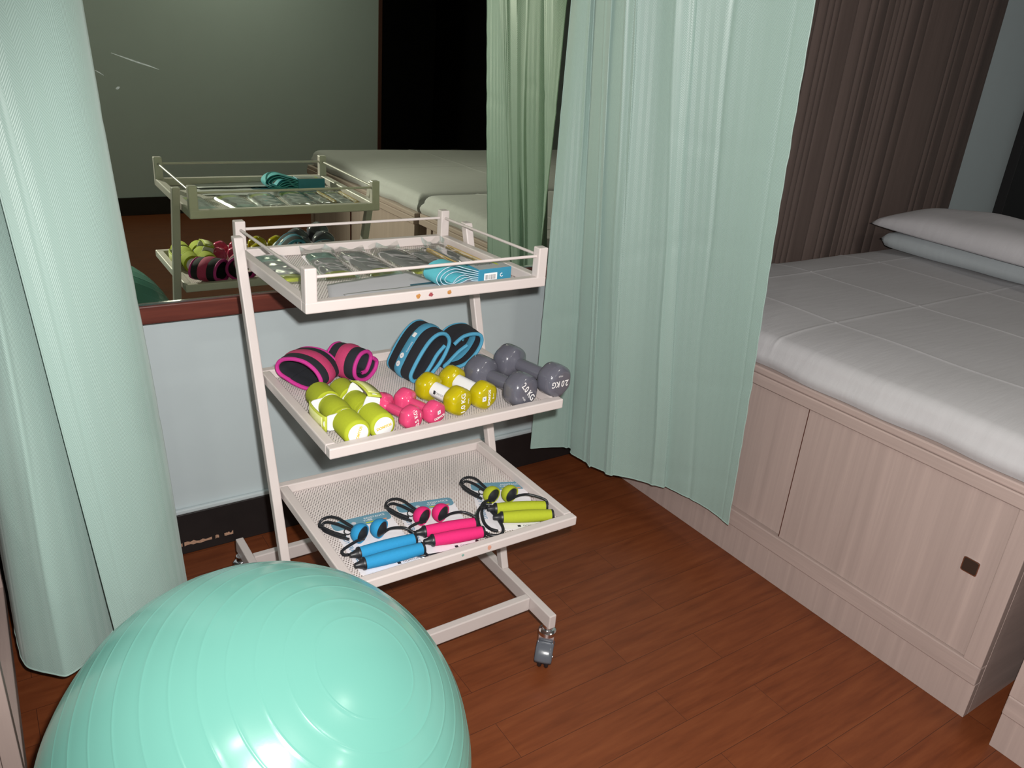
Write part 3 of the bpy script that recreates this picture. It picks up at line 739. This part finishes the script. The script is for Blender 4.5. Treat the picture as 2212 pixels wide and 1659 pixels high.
def foam_dumbbell(label, pf, pb, side):
    f = Vector(LW(*pf, 0)); b_ = Vector(LW(*pb, 0)); d = f-b_; L = d.length; c = (f+b_)/2
    t = thing('foam_dumbbell', label, 'dumbbell', (c.x, c.y, Z2), math.atan2(d.y, d.x), 'lime foam dumbbells')
    R = .0268; zc = R+.0002; h = L/2; e = .055
    T = frame((1, 0, 0), (0, 0, 1), (0, 0, zc))
    for s in (-1, 1):
        a0, a1 = (h-.058, h)
        pr = [(.0005, a0), (R-.002, a0), (R, a0+.002), (R, a1-.006), (R-.0015, a1-.002), (R-.005, a1), (.0005, a1)]
        w_ = MB().lathe([(r, s*a) for r, a in pr], 40, T).build('foam_end', 'lime_foam', t)
        capp = MB().lathe([(r, s*a) for r, a in [(.0005, h-.001), (R*.74, h-.001), (R*.74, h+.0006), (R*.68, h+.0016), (.0005, h+.002)]], 32, T).build('end_cap', 'white_plastic', w_)
        if s == 1:
            X = Vector((0, math.cos(side[1]), math.sin(side[1]))); Y = Vector((0, -math.sin(side[1]), math.cos(side[1]))); Tm = Matrix((X, Y, X.cross(Y))).transposed().to_4x4(); Tm.translation = Vector((h+.0023, 0, zc))
            text_mesh('DOMYOS', .0075, Tm, 0, weight=.0004).build('lettering', 'yellow_ink', capp, False)
    hl = h-.0665
    pr = [(.0005, -hl)]
    k = 26
    for i in range(k+1):
        x = -hl+2*hl*i/k; bulge = -.0015+.0012*math.cos(PI*x/hl)
        pr += [(R+bulge+(.0007 if (i % 2 and abs(x) < hl*.7) else 0), x)]
    MB().lathe(pr+[(.0005, hl)], 40, T).build('foam_grip', 'lime_foam', t)
    sa = side[0]; D = Vector((0, math.cos(sa), math.sin(sa))); Q = Vector((1, 0, 0)).cross(D)
    pts = []
    for s in (-1, 1):
        xo = s*(h-.0622)
        mb = MB(); ring = []
        n = 40
        for i in range(n):
            a = 2*PI*i/n; rr = R-.0030; v = D*math.cos(a)*rr+Q*math.sin(a)*rr
            along = v.dot(D)
            if along > R*.15: v = D*(along*1.80)+Q*max(-.0150, min(.0150, v.dot(Q)))*(1.25-.30*along/R)
            ring.append(Vector((0, 0, zc))+v)
        mb.loft([[p+Vector((xo-.0016, 0, 0)) for p in ring], [p+Vector((xo+.0016, 0, 0)) for p in ring]])
        low = min(p[2] for p in mb.v)
        if low < 0: mb.v = [(x, y, max(z, .0002)) for x, y, z in mb.v]
        mb.build('bracket', 'white_plastic', t, False, .0006)
    z_ = 1.40*R
    def st(a, b_):
        x = (h-.058)*(2*a-1); lift = z_+.0065*math.sin(PI*a)**.5 if 0 < a < 1 else z_
        return Vector((x, 0, zc))+D*lift+Q*(.0155*(2*b_-1))
    sb = MB().grid(24, 4, st).build('hand_strap', 'lime_strap', t, solid=.003)
    def st2(a, b_): p = st(.1+.8*a, .12+.76*b_); return p+D*.0022
    MB().grid(20, 2, st2).build('printed_patch', 'pale_lime', sb, solid=.0005)
    return t
foam_dumbbell('lime green foam dumbbell with its strap hanging over the left edge of the tray', (.066, .513), (.064, .313), (PI-.02, 1.25))
foam_dumbbell('lime green foam dumbbell with its strap on top, beside the pink dumbbells', (.120, .506), (.112, .312), (PI/2-.30, .2))

# ------------------------------------------------------------------ ankle weights
def ankle_weight(label, center, axis, hor, loop, width, m_bind, m_web, group, webw=.36, logos=False, z0=0):
    """loop: open polyline (h, z) in the plane spanned by hor and Z; swept along axis"""
    t = thing('ankle_weight', label, 'ankle weight', LW(*center, Z2), TH, group)
    A = Vector((axis[0], -axis[1], axis[2] if len(axis) > 2 else 0)).normalized(); H = Vector((hor[0], -hor[1], 0)); H = (H-A*H.dot(A)).normalized(); Zv = A.cross(H)
    if Zv.z < 0: Zv = -Zv
    pts = spline([(a, b_, 0) for a, b_ in loop], 70)
    th = .0085
    def at(i, w_, off): # centreline point i with width coordinate w_ (-.5..3.5) and normal offset
        p = pts[i]; q0 = pts[max(i-1, 0)]; q1 = pts[min(i+1, 70)]; tv = (q1-q0).normalized(); nv = Vector((-tv.y, tv.x, 0))
        q = p+nv*off; return H*q.x+Zv*q.y+A*(w_*width)
    rings = []
    for i in range(71):
        pu = 1+.25*abs(math.sin(i*.16))
        sec = [at(i, -.5, -th*.25), at(i, -.35, -th*.5*pu), at(i, -.12, -th*.55*pu), at(i, 0, -th*.45), at(i, .12, -th*.55*pu), at(i, .35, -th*.5*pu), at(i, .5, -th*.25),
               at(i, .5, th*.25), at(i, .35, th*.5*pu), at(i, .12, th*.55*pu), at(i, 0, th*.45), at(i, -.12, th*.55*pu), at(i, -.35, th*.5*pu), at(i, -.5, th*.25)]
        rings.append(sec)
    mb = MB().loft(rings)
    mn = min(p[2] for p in mb.v)
    sh = Vector((0, 0, -mn+.0022))
    mb.v = [tuple(Vector(p)+sh) for p in mb.v]
    body = mb.build('padded_band', 'neoprene', t, ang=1.2)
    for s in (-.5, .5):
        MB().tube([at(i, s, 0)+sh for i in range(71)], .0044, 8).build('edge_binding', m_bind, t)
    rings = [[at(i, -webw/2, -th*.66)+sh, at(i, -webw/4, -th*.86)+sh, at(i, 0, -th*.9)+sh, at(i, webw/4, -th*.86)+sh, at(i, webw/2, -th*.66)+sh, at(i, webw/2, -th*.3)+sh, at(i, -webw/2, -th*.3)+sh] for i in range(71)]
    wb = MB().loft(rings).build('strap', m_web, t, ang=1.0)
    if logos:
        for (i, kind) in logos:
            i = int(i); p = at(i, 0, -th*.93)+sh; tv = (at(i-1, 0, 0)-at(i+1, 0, 0)).normalized(); nn = A.cross(tv)
            if nn.dot(at(i, 0, -1)-at(i, 0, 0)) < 0: nn = -nn
            Tm = Matrix((tv, nn.cross(tv), nn)).transposed().to_4x4(); Tm.translation = p+nn*.0005
            if kind == 'o':
                disc(MB(), (0, 0), .0065, Tm, 18).build('round_mark', 'white_ink', wb, False)
                T2 = Tm.copy(); T2.translation += nn*.0002
                text_mesh('K', .007, T2, 0).build('lettering', 'blue_ink', wb, False)
            elif kind == 'q':
                rrect(MB(), -.0055, .0055, -.0055, .0055, .001, Tm).build('logo_square', 'white_ink', wb, False)
            else:
                text_mesh(kind, .0062, Tm @ Matrix.Translation((0, -.009, 0)), 0).build('lettering', 'white_ink', wb, False)
    return t
# pink: left one lies open towards the viewer, right one stands rolled up
L1 = [(-.022, .000), (-.046, .010), (-.052, .026), (-.040, .042), (-.012, .050), (.018, .048), (.042, .034), (.054, .014), (.046, .000), (.022, -.010), (-.008, -.006), (-.034, .004)]
ankle_weight('pink and black ankle weight lying open nearest the left post', (.085, .205), (.80, -.60), (.62, .78), L1[::-1], .072, 'magenta_bind', 'pink_web', 'pink ankle weights')
L2 = [(.022, .010), (.020, .034), (.004, .048), (-.020, .046), (-.034, .026), (-.034, .006), (-.018, -.006), (.006, -.012), (.030, -.006), (.040, .012), (.036, .030)]
L2 = [(-.010, .012), (.006, .014), (.020, .040), (.008, .056), (-.016, .056), (-.034, .036), (-.034, .012), (-.014, -.004), (.012, -.006), (.034, .006), (.040, .024), (.026, .036)]
ankle_weight('pink and black ankle weight rolled up behind the lime foam dumbbells', (.180, .212), (.46, .89), (.90, -.44), L2, .078, 'magenta_bind', 'pink_web', 'pink ankle weights')
L3 = [(.048, .066), (.028, .048), (.010, .022), (-.010, .000), (-.030, -.004), (-.040, .008), (-.034, .026), (-.014, .058), (.008, .084), (.030, .096), (.050, .092), (.060, .074), (.052, .050), (.036, .026), (.016, .006)]
ankle_weight('big blue and black ankle weight with white marks, folded over beside the pink one', (.316, .252), (.10, .99), (1, -.1), L3[::-1], .092, 'blue_bind', 'blue_bind', 'blue ankle weights', .28, [(41, 'o'), (38, 'o'), (35.5, 'DOMYOS'), (31, 'q')])
L4 = [(.012, .044), (-.010, .030), (-.034, .008), (-.044, -.002), (-.02, -.008), (.010, -.002), (.036, .020), (.050, .046), (.046, .064), (.026, .070), (.000, .066), (-.022, .050)]
ankle_weight('blue and black ankle weight lying open at the back right corner of the middle tray', (.432, .232), (-.05, 1), (1, .05), L4[::-1], .070, 'blue_bind', 'blue_bind', 'blue ankle weights', .36)

# ------------------------------------------------------------------ resistance tubes on cards (lower tray)
def tube_set(label, cu, cv, ang, foam, dz, group='carded resistance tubes', loops=(), hd_=()):
    c = LW(cu, cv, f3(cu, cv)+.0006+dz)
    t = thing('resistance_tube', label, 'resistance tube', c, TH-math.radians(ang), group)
    T = I4
    w_, l_ = .064, .098
    rrect(MB(), -w_, w_, -l_, l_, .012, T, .0, .0010).build('card', 'card', t, False)
    cd = t.children[0]
    hd = MB(); rrect(hd, -w_+.0004, w_-.0004, l_-.034, l_-.0004, .011, T, .0011, .0011); hd.build('card_header', 'card_blue', cd, False)
    def TT(x, y, a, z=.0014):
        m_ = Matrix.Rotation(math.radians(a), 4, 'Z'); m_.translation = Vector((x, y, z)); return m_
    text_mesh('BODY TRAINING', .0135, TT(-w_+.011, -.002, -90), 0, weight=.0002).build('lettering', 'blue_ink', cd, False)
    text_mesh('RESISTANCE', .0085, TT(.030, l_-.012, 0), 0).build('lettering', 'white_ink', cd, False)
    text_mesh('TUBE', .0085, TT(.013, l_-.020, 0), 0).build('lettering', 'white_ink', cd, False)
    MB().box(.006, .030, l_-.030, l_-.0265, .0012, .0014).build('colour_bar', 'pack_lime', cd, False)
    MB().box(.0305, .052, l_-.030, l_-.0265, .0012, .0014).build('colour_bar', 'red_ink', cd, False)
    disc(MB(), (-.018, l_-.020), .005, TT(0, 0, 0), 16).build('hang_hole', 'paper', cd, False)
    fg = MB(); disc(fg, (.018, l_-.046), .0065, TT(0, 0, 0), 16); rrect(fg, .010, .030, l_-.066, l_-.054, .006, TT(0, 0, -4)); fg.build('printed_figure', 'tan_ink', cd, False)
    bs = MB(); rrect(bs, .012, .019, -l_+.008, -l_+.015, .001, TT(0, 0, 0)); bs.build('logo_square', 'black_ink', cd, False)
    text_mesh('DOMYOS', .0075, TT(.040, -l_+.0115, 0), 0).build('lettering', 'black_ink', cd, False)
    # two foam handles
    for (x0, x1, y) in hd_:
        R = .0139; zc = R+.0016; L = x1-x0; T2 = Matrix.Translation((x0, y, zc))
        pr = [(.0005, .0), (.0108, .0), (.0120, .001)]+[(.0120+.0019*math.sin(PI*i/10), .001+(L-.002)*i/10) for i in range(1, 10)]+[(.0120, L-.001), (.0108, L), (.0005, L)]
        h = MB().lathe(pr, 32, T2).build('foam_handle', foam, t)
        MB().lathe([(.0005, -.004), (.0123, -.004), (.0129, -.002), (.0129, .0008), (.0110, .001)], 28, T2).build('end_ring', 'black_rubber', h)
        MB().lathe([(.0110, L-.001), (.0124, L-.0008), (.0124, L+.0028), (.0116, L+.004), (.0005, L+.004)], 28, T2).build('end_ring', 'black_rubber', h)
        MB().lathe([(.0110, -.003), (.0090, -.007), (.0062, -.013), (.0056, -.018), (.0042, -.020), (.0005, -.020)], 20, T2).build('tube_socket', 'black_rubber', h)
    # two dome stoppers with dark mouths
    for (x, y) in ((-.028, .009), (.0135, .010)):
        R = .0205; ax = Vector((-.50, .75, .08)).normalized(); T3 = frame(ax, (0, 0, 1), (x, y, R+.0016))
        pr = [(.0005, R)]+[(R*math.sin(math.radians(a)), R*math.cos(math.radians(a))) for a in range(8, 107, 7)]
        inn = [(r*.86, a*.86) for r, a in reversed(pr)]
        d = MB().lathe(pr+inn, 32, T3).build('dome_stopper', foam, t)
        MB().lathe([(.0005, .004), (R*.84, .004), (R*.84, -.004), (R*.62, -.008), (.006, -.012), (.0005, -.014)], 28, T3).build('stopper_core', 'black_rubber', d)
    # cord: two loops at the top left corner, ends at the stoppers
    r = .0030
    lp = [(-.034, .018, .020), (-.050, .044, .022), (-.062, .066, .020), (-.074, .086, .014), (-.082, .088, .008), (-.084, .074, .0052), (-.076, .056, .0052), (-.062, .036, .0052), (-.048, .022, .0052)]
    MB().tube(spline(lp, 60), r, 10).build('rubber_tube', 'black_rubber', t)
    lp = [(-.030, .022, .022), (-.044, .050, .026), (-.054, .074, .026), (-.066, .094, .020), (-.080, .100, .012), (-.088, .088, .0065), (-.084, .070, .0125), (-.072, .048, .0125), (-.054, .026, .0125)]
    MB().tube(spline(lp, 60), r, 10).build('rubber_tube', 'black_rubber', t)
    MB().tube([(-.047+.0075*math.cos(a), .032+.0045*math.sin(a)-.0065*math.cos(a)*0, .018+.0075*math.sin(a)*.6) for a in [2*PI*i/20 for i in range(20)]], .0012, 6, True).build('tie', 'black_rubber', t)
    # from stopper mouths to the handle sockets
    hx = hd_[0][0]; hy = hd_[0][2]
    lp = [(-.024, .002, .012), (-.040, -.006, .018), (hx-.026, hy+.020, .018), (hx-.030, hy+.008, .016), (hx-.022, hy, .018)]
    MB().tube(spline(lp, 40), r, 10).build('rubber_tube', 'black_rubber', t)
    hx = hd_[0][1]
    lp = [(.016, .004, .012), (.030, -.004, .026), (.050, hy+.018, .036), (hx, hy+.008, .028), (hx+.005, hy, .018)]
    MB().tube(spline(lp, 40), .0028, 10).build('rubber_tube', 'black_rubber', t)
    for pts, rr, m_ in loops:
        MB().tube(spline(pts, 90), rr, 10).build('rubber_tube', m_, t)
    return t
A = .0046
lo_blue = [([(.066, -.075, .010), (.072, -.092, A), (.050, -.104, A), (.010, -.1075, A), (-.030, -.106, A), (-.046, -.1035, A)], .0030, 'black_rubber')]
lo_pink = [([(.060, -.085, .006), (.050, -.104, A), (.020, -.1065, A), (-.020, -.105, A), (-.050, -.104, A), (-.068, -.096, A)], .0032, 'black_rubber'), ([(.018, -.1135, .0042), (-.025, -.1125, .0042), (-.060, -.107, .0042), (-.078, -.094, .0042)], .0022, 'chrome')]
lo_lime = [([(-.030, -.004, .006), (-.051, -.004, A), (-.068, -.039, A), (-.0705, -.087, A), (-.059, -.115, A), (-.040, -.1225, A), (-.027, -.114, A+.001), (-.024, -.098, .009), (-.030, -.066, .0115), (-.040, -.034, .0115), (-.050, -.016, .0115), (-.060, -.045, .0115), (-.061, -.084, .0115), (-.052, -.106, .0110), (-.038, -.116, .0112)], .0034, 'black_rubber'),
           ([(-.055, -.006, .0042), (-.0755, -.045, .0042), (-.079, -.080, .0042), (-.074, -.108, .0042), (-.060, -.127, .0042), (-.031, -.1315, .0042), (-.006, -.1235, .0042), (.016, -.109, .0042), (.03, -.104, .0042)], .0024, 'chrome')]
tube_set('blue resistance tube with foam handles on its card, at the left of the lower tray', .113, .490, 3.5, 'blue_foam', 0, loops=lo_blue, hd_=((-.050, .065, -.044), (-.053, .067, -.079)))
tube_set('pink resistance tube with foam handles on its card, between the blue and lime sets', .252, .492, 11, 'pink_foam', .0, loops=lo_pink, hd_=((-.037, .072, -.0375), (-.030, .076, -.0720)))
tube_set('lime resistance tube with foam handles on its card, at the right of the lower tray', .427, .489, 22, 'lime_foam', .0, loops=lo_lime, hd_=((-.027, .084, -.0365), (-.020, .089, -.0715)))

# ------------------------------------------------------------------ top tray: packets, paper, elastic band
def paper(label, corners, dz, curl=0):
    Z = [LW(u, v, f1(u, v)+dz+.0006) for u, v in corners]; c = sum(Z, Vector())/4
    def fn(a, b_):
        p = (Z[0].lerp(Z[1], a)).lerp(Z[3].lerp(Z[2], a), b_); return p+Vector((0, 0, curl*math.sin(PI*a)*b_*b_+.0008*math.sin(9*a+3*b_)**2))-c
    o = MB().grid(16, 10, fn).build('paper_sheet', 'paper', solid=.0004, loc=c); tag(o, label, 'paper', 'papers in the top tray'); return o
paper('white paper sheet lying flat under the clear packets', [(.105, .27), (.30, .23), (.34, .395), (.060, .400)], .0004)
paper('narrow folded white paper along the front of the top tray', [(.105, .355), (.430, .345), (.440, .412), (.100, .414)], .004, .002)
def packet(label, bu, bv, fu, fv, wd, kind, up_=.015, dz=0):
    """clear flap-top pouch from back point to front point"""
    b_ = LW(bu, bv, f1(bu, bv)); f = LW(fu, fv, f1(fu, fv)); d = f-b_; L = d.length; c = (b_+f)/2
    t = thing('packet', label, 'packet', (c.x, c.y, c.z+.0012+dz), math.atan2(d.y, d.x)+PI, 'clear packets in the top tray')
    h = .0085; hw = wd/2; hl = L/2
    core = 'pack_gold' if kind == 'gold' else 'pack_grey'
    def slab(x0, x1, hw_, z0, z1, m_, nm, par=t):
        mb = MB()
        n = 10; rings = []
        for i in range(n+1):
            y = -hw_+2*hw_*i/n; e = (1-abs(y/hw_)**4)
            rings.append([Vector((x0, y, z0)), Vector((x1, y, z0)), Vector((x1, y, z0+(z1-z0)*(.25+.75*e))), Vector((x0, y, z0+(z1-z0)*(.25+.75*e)))])
        mb.loft(rings); return mb.build(nm, m_, par, ang=.9)
    if kind == 'gold':
        slab(-hl*.80, hl*.82, hw*.86, .0006, .0040, 'pack_grey', 'folded_latex')
        MB().tube([(-hl*.8, -hw*.80, .0056), (hl*.82, -hw*.80, .0056)], .0052, 12).build('rolled_latex', 'pack_gold', t)
        slab(-hl*.97, -hl*.81, hw*.8, .0006, .004, 'pack_lime', 'label')
    else:
        slab(-hl*.62, hl*.50, hw*.86, .0006, h, 'pack_grey', 'folded_latex')
        slab(-hl*.92, -hl*.63, hw*.86, .0006, h, 'pack_lime', 'label')
        if kind == 'green': slab(hl*.51, hl*.92, hw*.86, .0006, h+.001, 'pack_green', 'label')
        else: slab(hl*.51, hl*.90, hw*.86, .0006, h-.001, 'pack_grey', 'folded_latex')
    rn = random.Random(int(bu*1000)); p1, p2 = rn.uniform(0, 6), rn.uniform(0, 6)
    def top(a, y_):
        x = -hl*1.12+a*hl*2.28; y = (2*y_-1); e = max(0, 1-abs(y)**6)
        inside = 1 if abs(x) < hl*.95 else max(0, 1-(abs(x)-hl*.95)/(hl*.12))
        hh = h if kind != 'gold' else .0085*(1 if y < -.3 else .6)
        z = .0002+(hh+.0022)*e*inside+.0006*math.sin(x*120+p1)*math.sin(y*5+p2)*e*inside
        if a > .9: z += up_*((a-.9)/.1)**1.5*(1+.35*math.sin(y*4+p1))
        return Vector((x, y*hw*1.10, z))
    MB().grid(36, 20, top).build('clear_film', 'film', t, ang=1.5)
    return t
packet('clear packet with a sea green end, leftmost in the top tray', .060, .040, .047, .232, .072, 'green', .004)
packet('clear packet with a sea green end and raised flap, second from the left', .172, .050, .152, .240, .070, 'green', .022)
packet('clear packet of grey latex in the middle of the top tray, third from the left', .243, .060, .250, .248, .072, 'grey', .012)
packet('clear packet of grey latex beside the gold packets, third from the right', .330, .068, .346, .262, .072, 'grey', .016)
packet('clear packet with a gold roll, second from the right', .402, .080, .405, .262, .056, 'gold', .003)
packet('clear packet with a gold roll, nearest the right rail', .462, .065, .470, .252, .060, 'gold', .020)
def folded_band():
    c = LW(.385, .345, f1(.385, .345)+.0012)
    t = thing('elastic_band', 'folded aqua elastic band in a blue cardboard sleeve with a barcode', 'elastic band', c, TH+.035)
    x1 = .012; D = .052; hw = D/2
    # concertina: nested loops between the sleeve and the left end
    paths = []
    paths.append([(x1, .0255), (-.02, .0315), (-.050, .0345), (-.076, .030), (-.090, .018), (-.084, .006), (-.066, .0018), (-.052, .0020), (-.04, .0024), (x1, .0028)])
    paths.append([(x1, .0215), (-.02, .0270), (-.048, .0295), (-.070, .0255), (-.081, .0165), (-.076, .0075), (-.060, .0040), (-.050, .0045)])
    paths.append([(x1, .0178), (-.018, .0222), (-.044, .0245), (-.062, .0215), (-.071, .0150), (-.067, .0090), (-.056, .0062), (-.050, .0060)])
    paths.append([(-.052, .0055), (-.040, .0150), (-.024, .0195), (-.008, .0165), (x1, .0135)])
    paths.append([(-.052, .0045), (-.036, .0105), (-.020, .0150), (-.004, .0120), (x1, .0100)])
    paths.append([(-.050, .0035), (-.030, .0060), (-.014, .0110), (-.002, .0080), (x1, .0065)])
    for p in paths:
        pts = spline([(x, z*(1+.28*max(0, min(1, -x/.045))), 0) for x, z in p], 50); mb = MB(); rings = []
        for i, q in enumerate(pts):
            q0 = pts[max(i-1, 0)]; q1 = pts[min(i+1, 50)]; tv = (q1-q0).normalized(); nv = Vector((-tv.y, tv.x, 0))*.0008
            a = q+nv; b_ = q-nv
            rings.append([Vector((a.x, -hw, a.y)), Vector((b_.x, -hw, b_.y)), Vector((b_.x, hw, b_.y)), Vector((a.x, hw, a.y))])
        mb.loft(rings); f = mb.build('band_fold', 'band', t, ang=.6)
        e = MB()
        e.loft([[r[0]+Vector((0, -.0003, 0)), r[1]+Vector((0, -.0003, 0)), r[1]+Vector((0, .0012, 0)), r[0]+Vector((0, .0012, 0))] for r in rings]); e.build('selvedge', 'band_edge', f, ang=.6)
    s = MB().box(x1-.002, .094, -hw-.0016, hw+.0016, .0, .0300).build('sleeve', 'sleeve_blue', t, False, .0015)
    rrect(MB(), x1-.001, .0925, -hw-.001, hw+.001, .001, I4, .0302, .0304).build('sleeve_top', 'sleeve_grey', s, False)
    rrect(MB(), .070, .076, -.006, .020, .001, I4, .0305, .0306).build('green_print', 'pack_lime', s, False)
    text_mesh('DOMYOS', .010, Matrix.Translation((.042, .004, .0307)), 0).build('lettering', 'black_ink', s, False)
    F = frame((1, 0, 0), (0, 0, 1), (0, -hw-.0019, 0)); F = Matrix(((1, 0, 0, 0), (0, 0, -1, -hw-.0019), (0, 1, 0, 0), (0, 0, 0, 1)))
    lb = rrect(MB(), .024, .057, .006, .021, .0004, F).build('barcode_label', 'white_ink', s, False)
    bars = MB(); rn = random.Random(5); x = .0275
    while x < .0525:
        w_ = rn.choice((.0003, .0005, .0008)); q = F.copy(); q.translation += Vector((0, -.0002, 0)); bars.add([q @ Vector(p) for p in ((x, .0075, 0), (x+w_, .0075, 0), (x+w_, .0175, 0), (x, .0175, 0))], [(0, 1, 2, 3)]); x += w_+rn.choice((.0004, .0007, .001))
    bars.build('barcode', 'black_ink', lb, False)
    mb = MB(); n = 26; q = F
    v = []
    for i in range(n+1):
        a = math.radians(60+270*i/n); 
        for r in (.0042, .0026): v.append(q @ Vector((.0685+r*math.cos(a), .0145+r*math.sin(a), 0)))
    mb.add(v, [(2*i, 2*i+1, 2*i+3, 2*i+2) for i in range(n)]); mb.build('recycling_mark', 'white_ink', s, False)
    tb = MB(); rrect(tb, -.128, -.02, -.026, .020, .006, I4, -.0002, .0006); tb.build('hang_tab', 'deep_teal', t, False)
    disc(MB(), (-.108, -.006), .004, Matrix.Translation((0, 0, .0008)), 14, 1.6, .8).build('tab_slot', 'paper', t.children[-1], False)
    return t
folded_band()
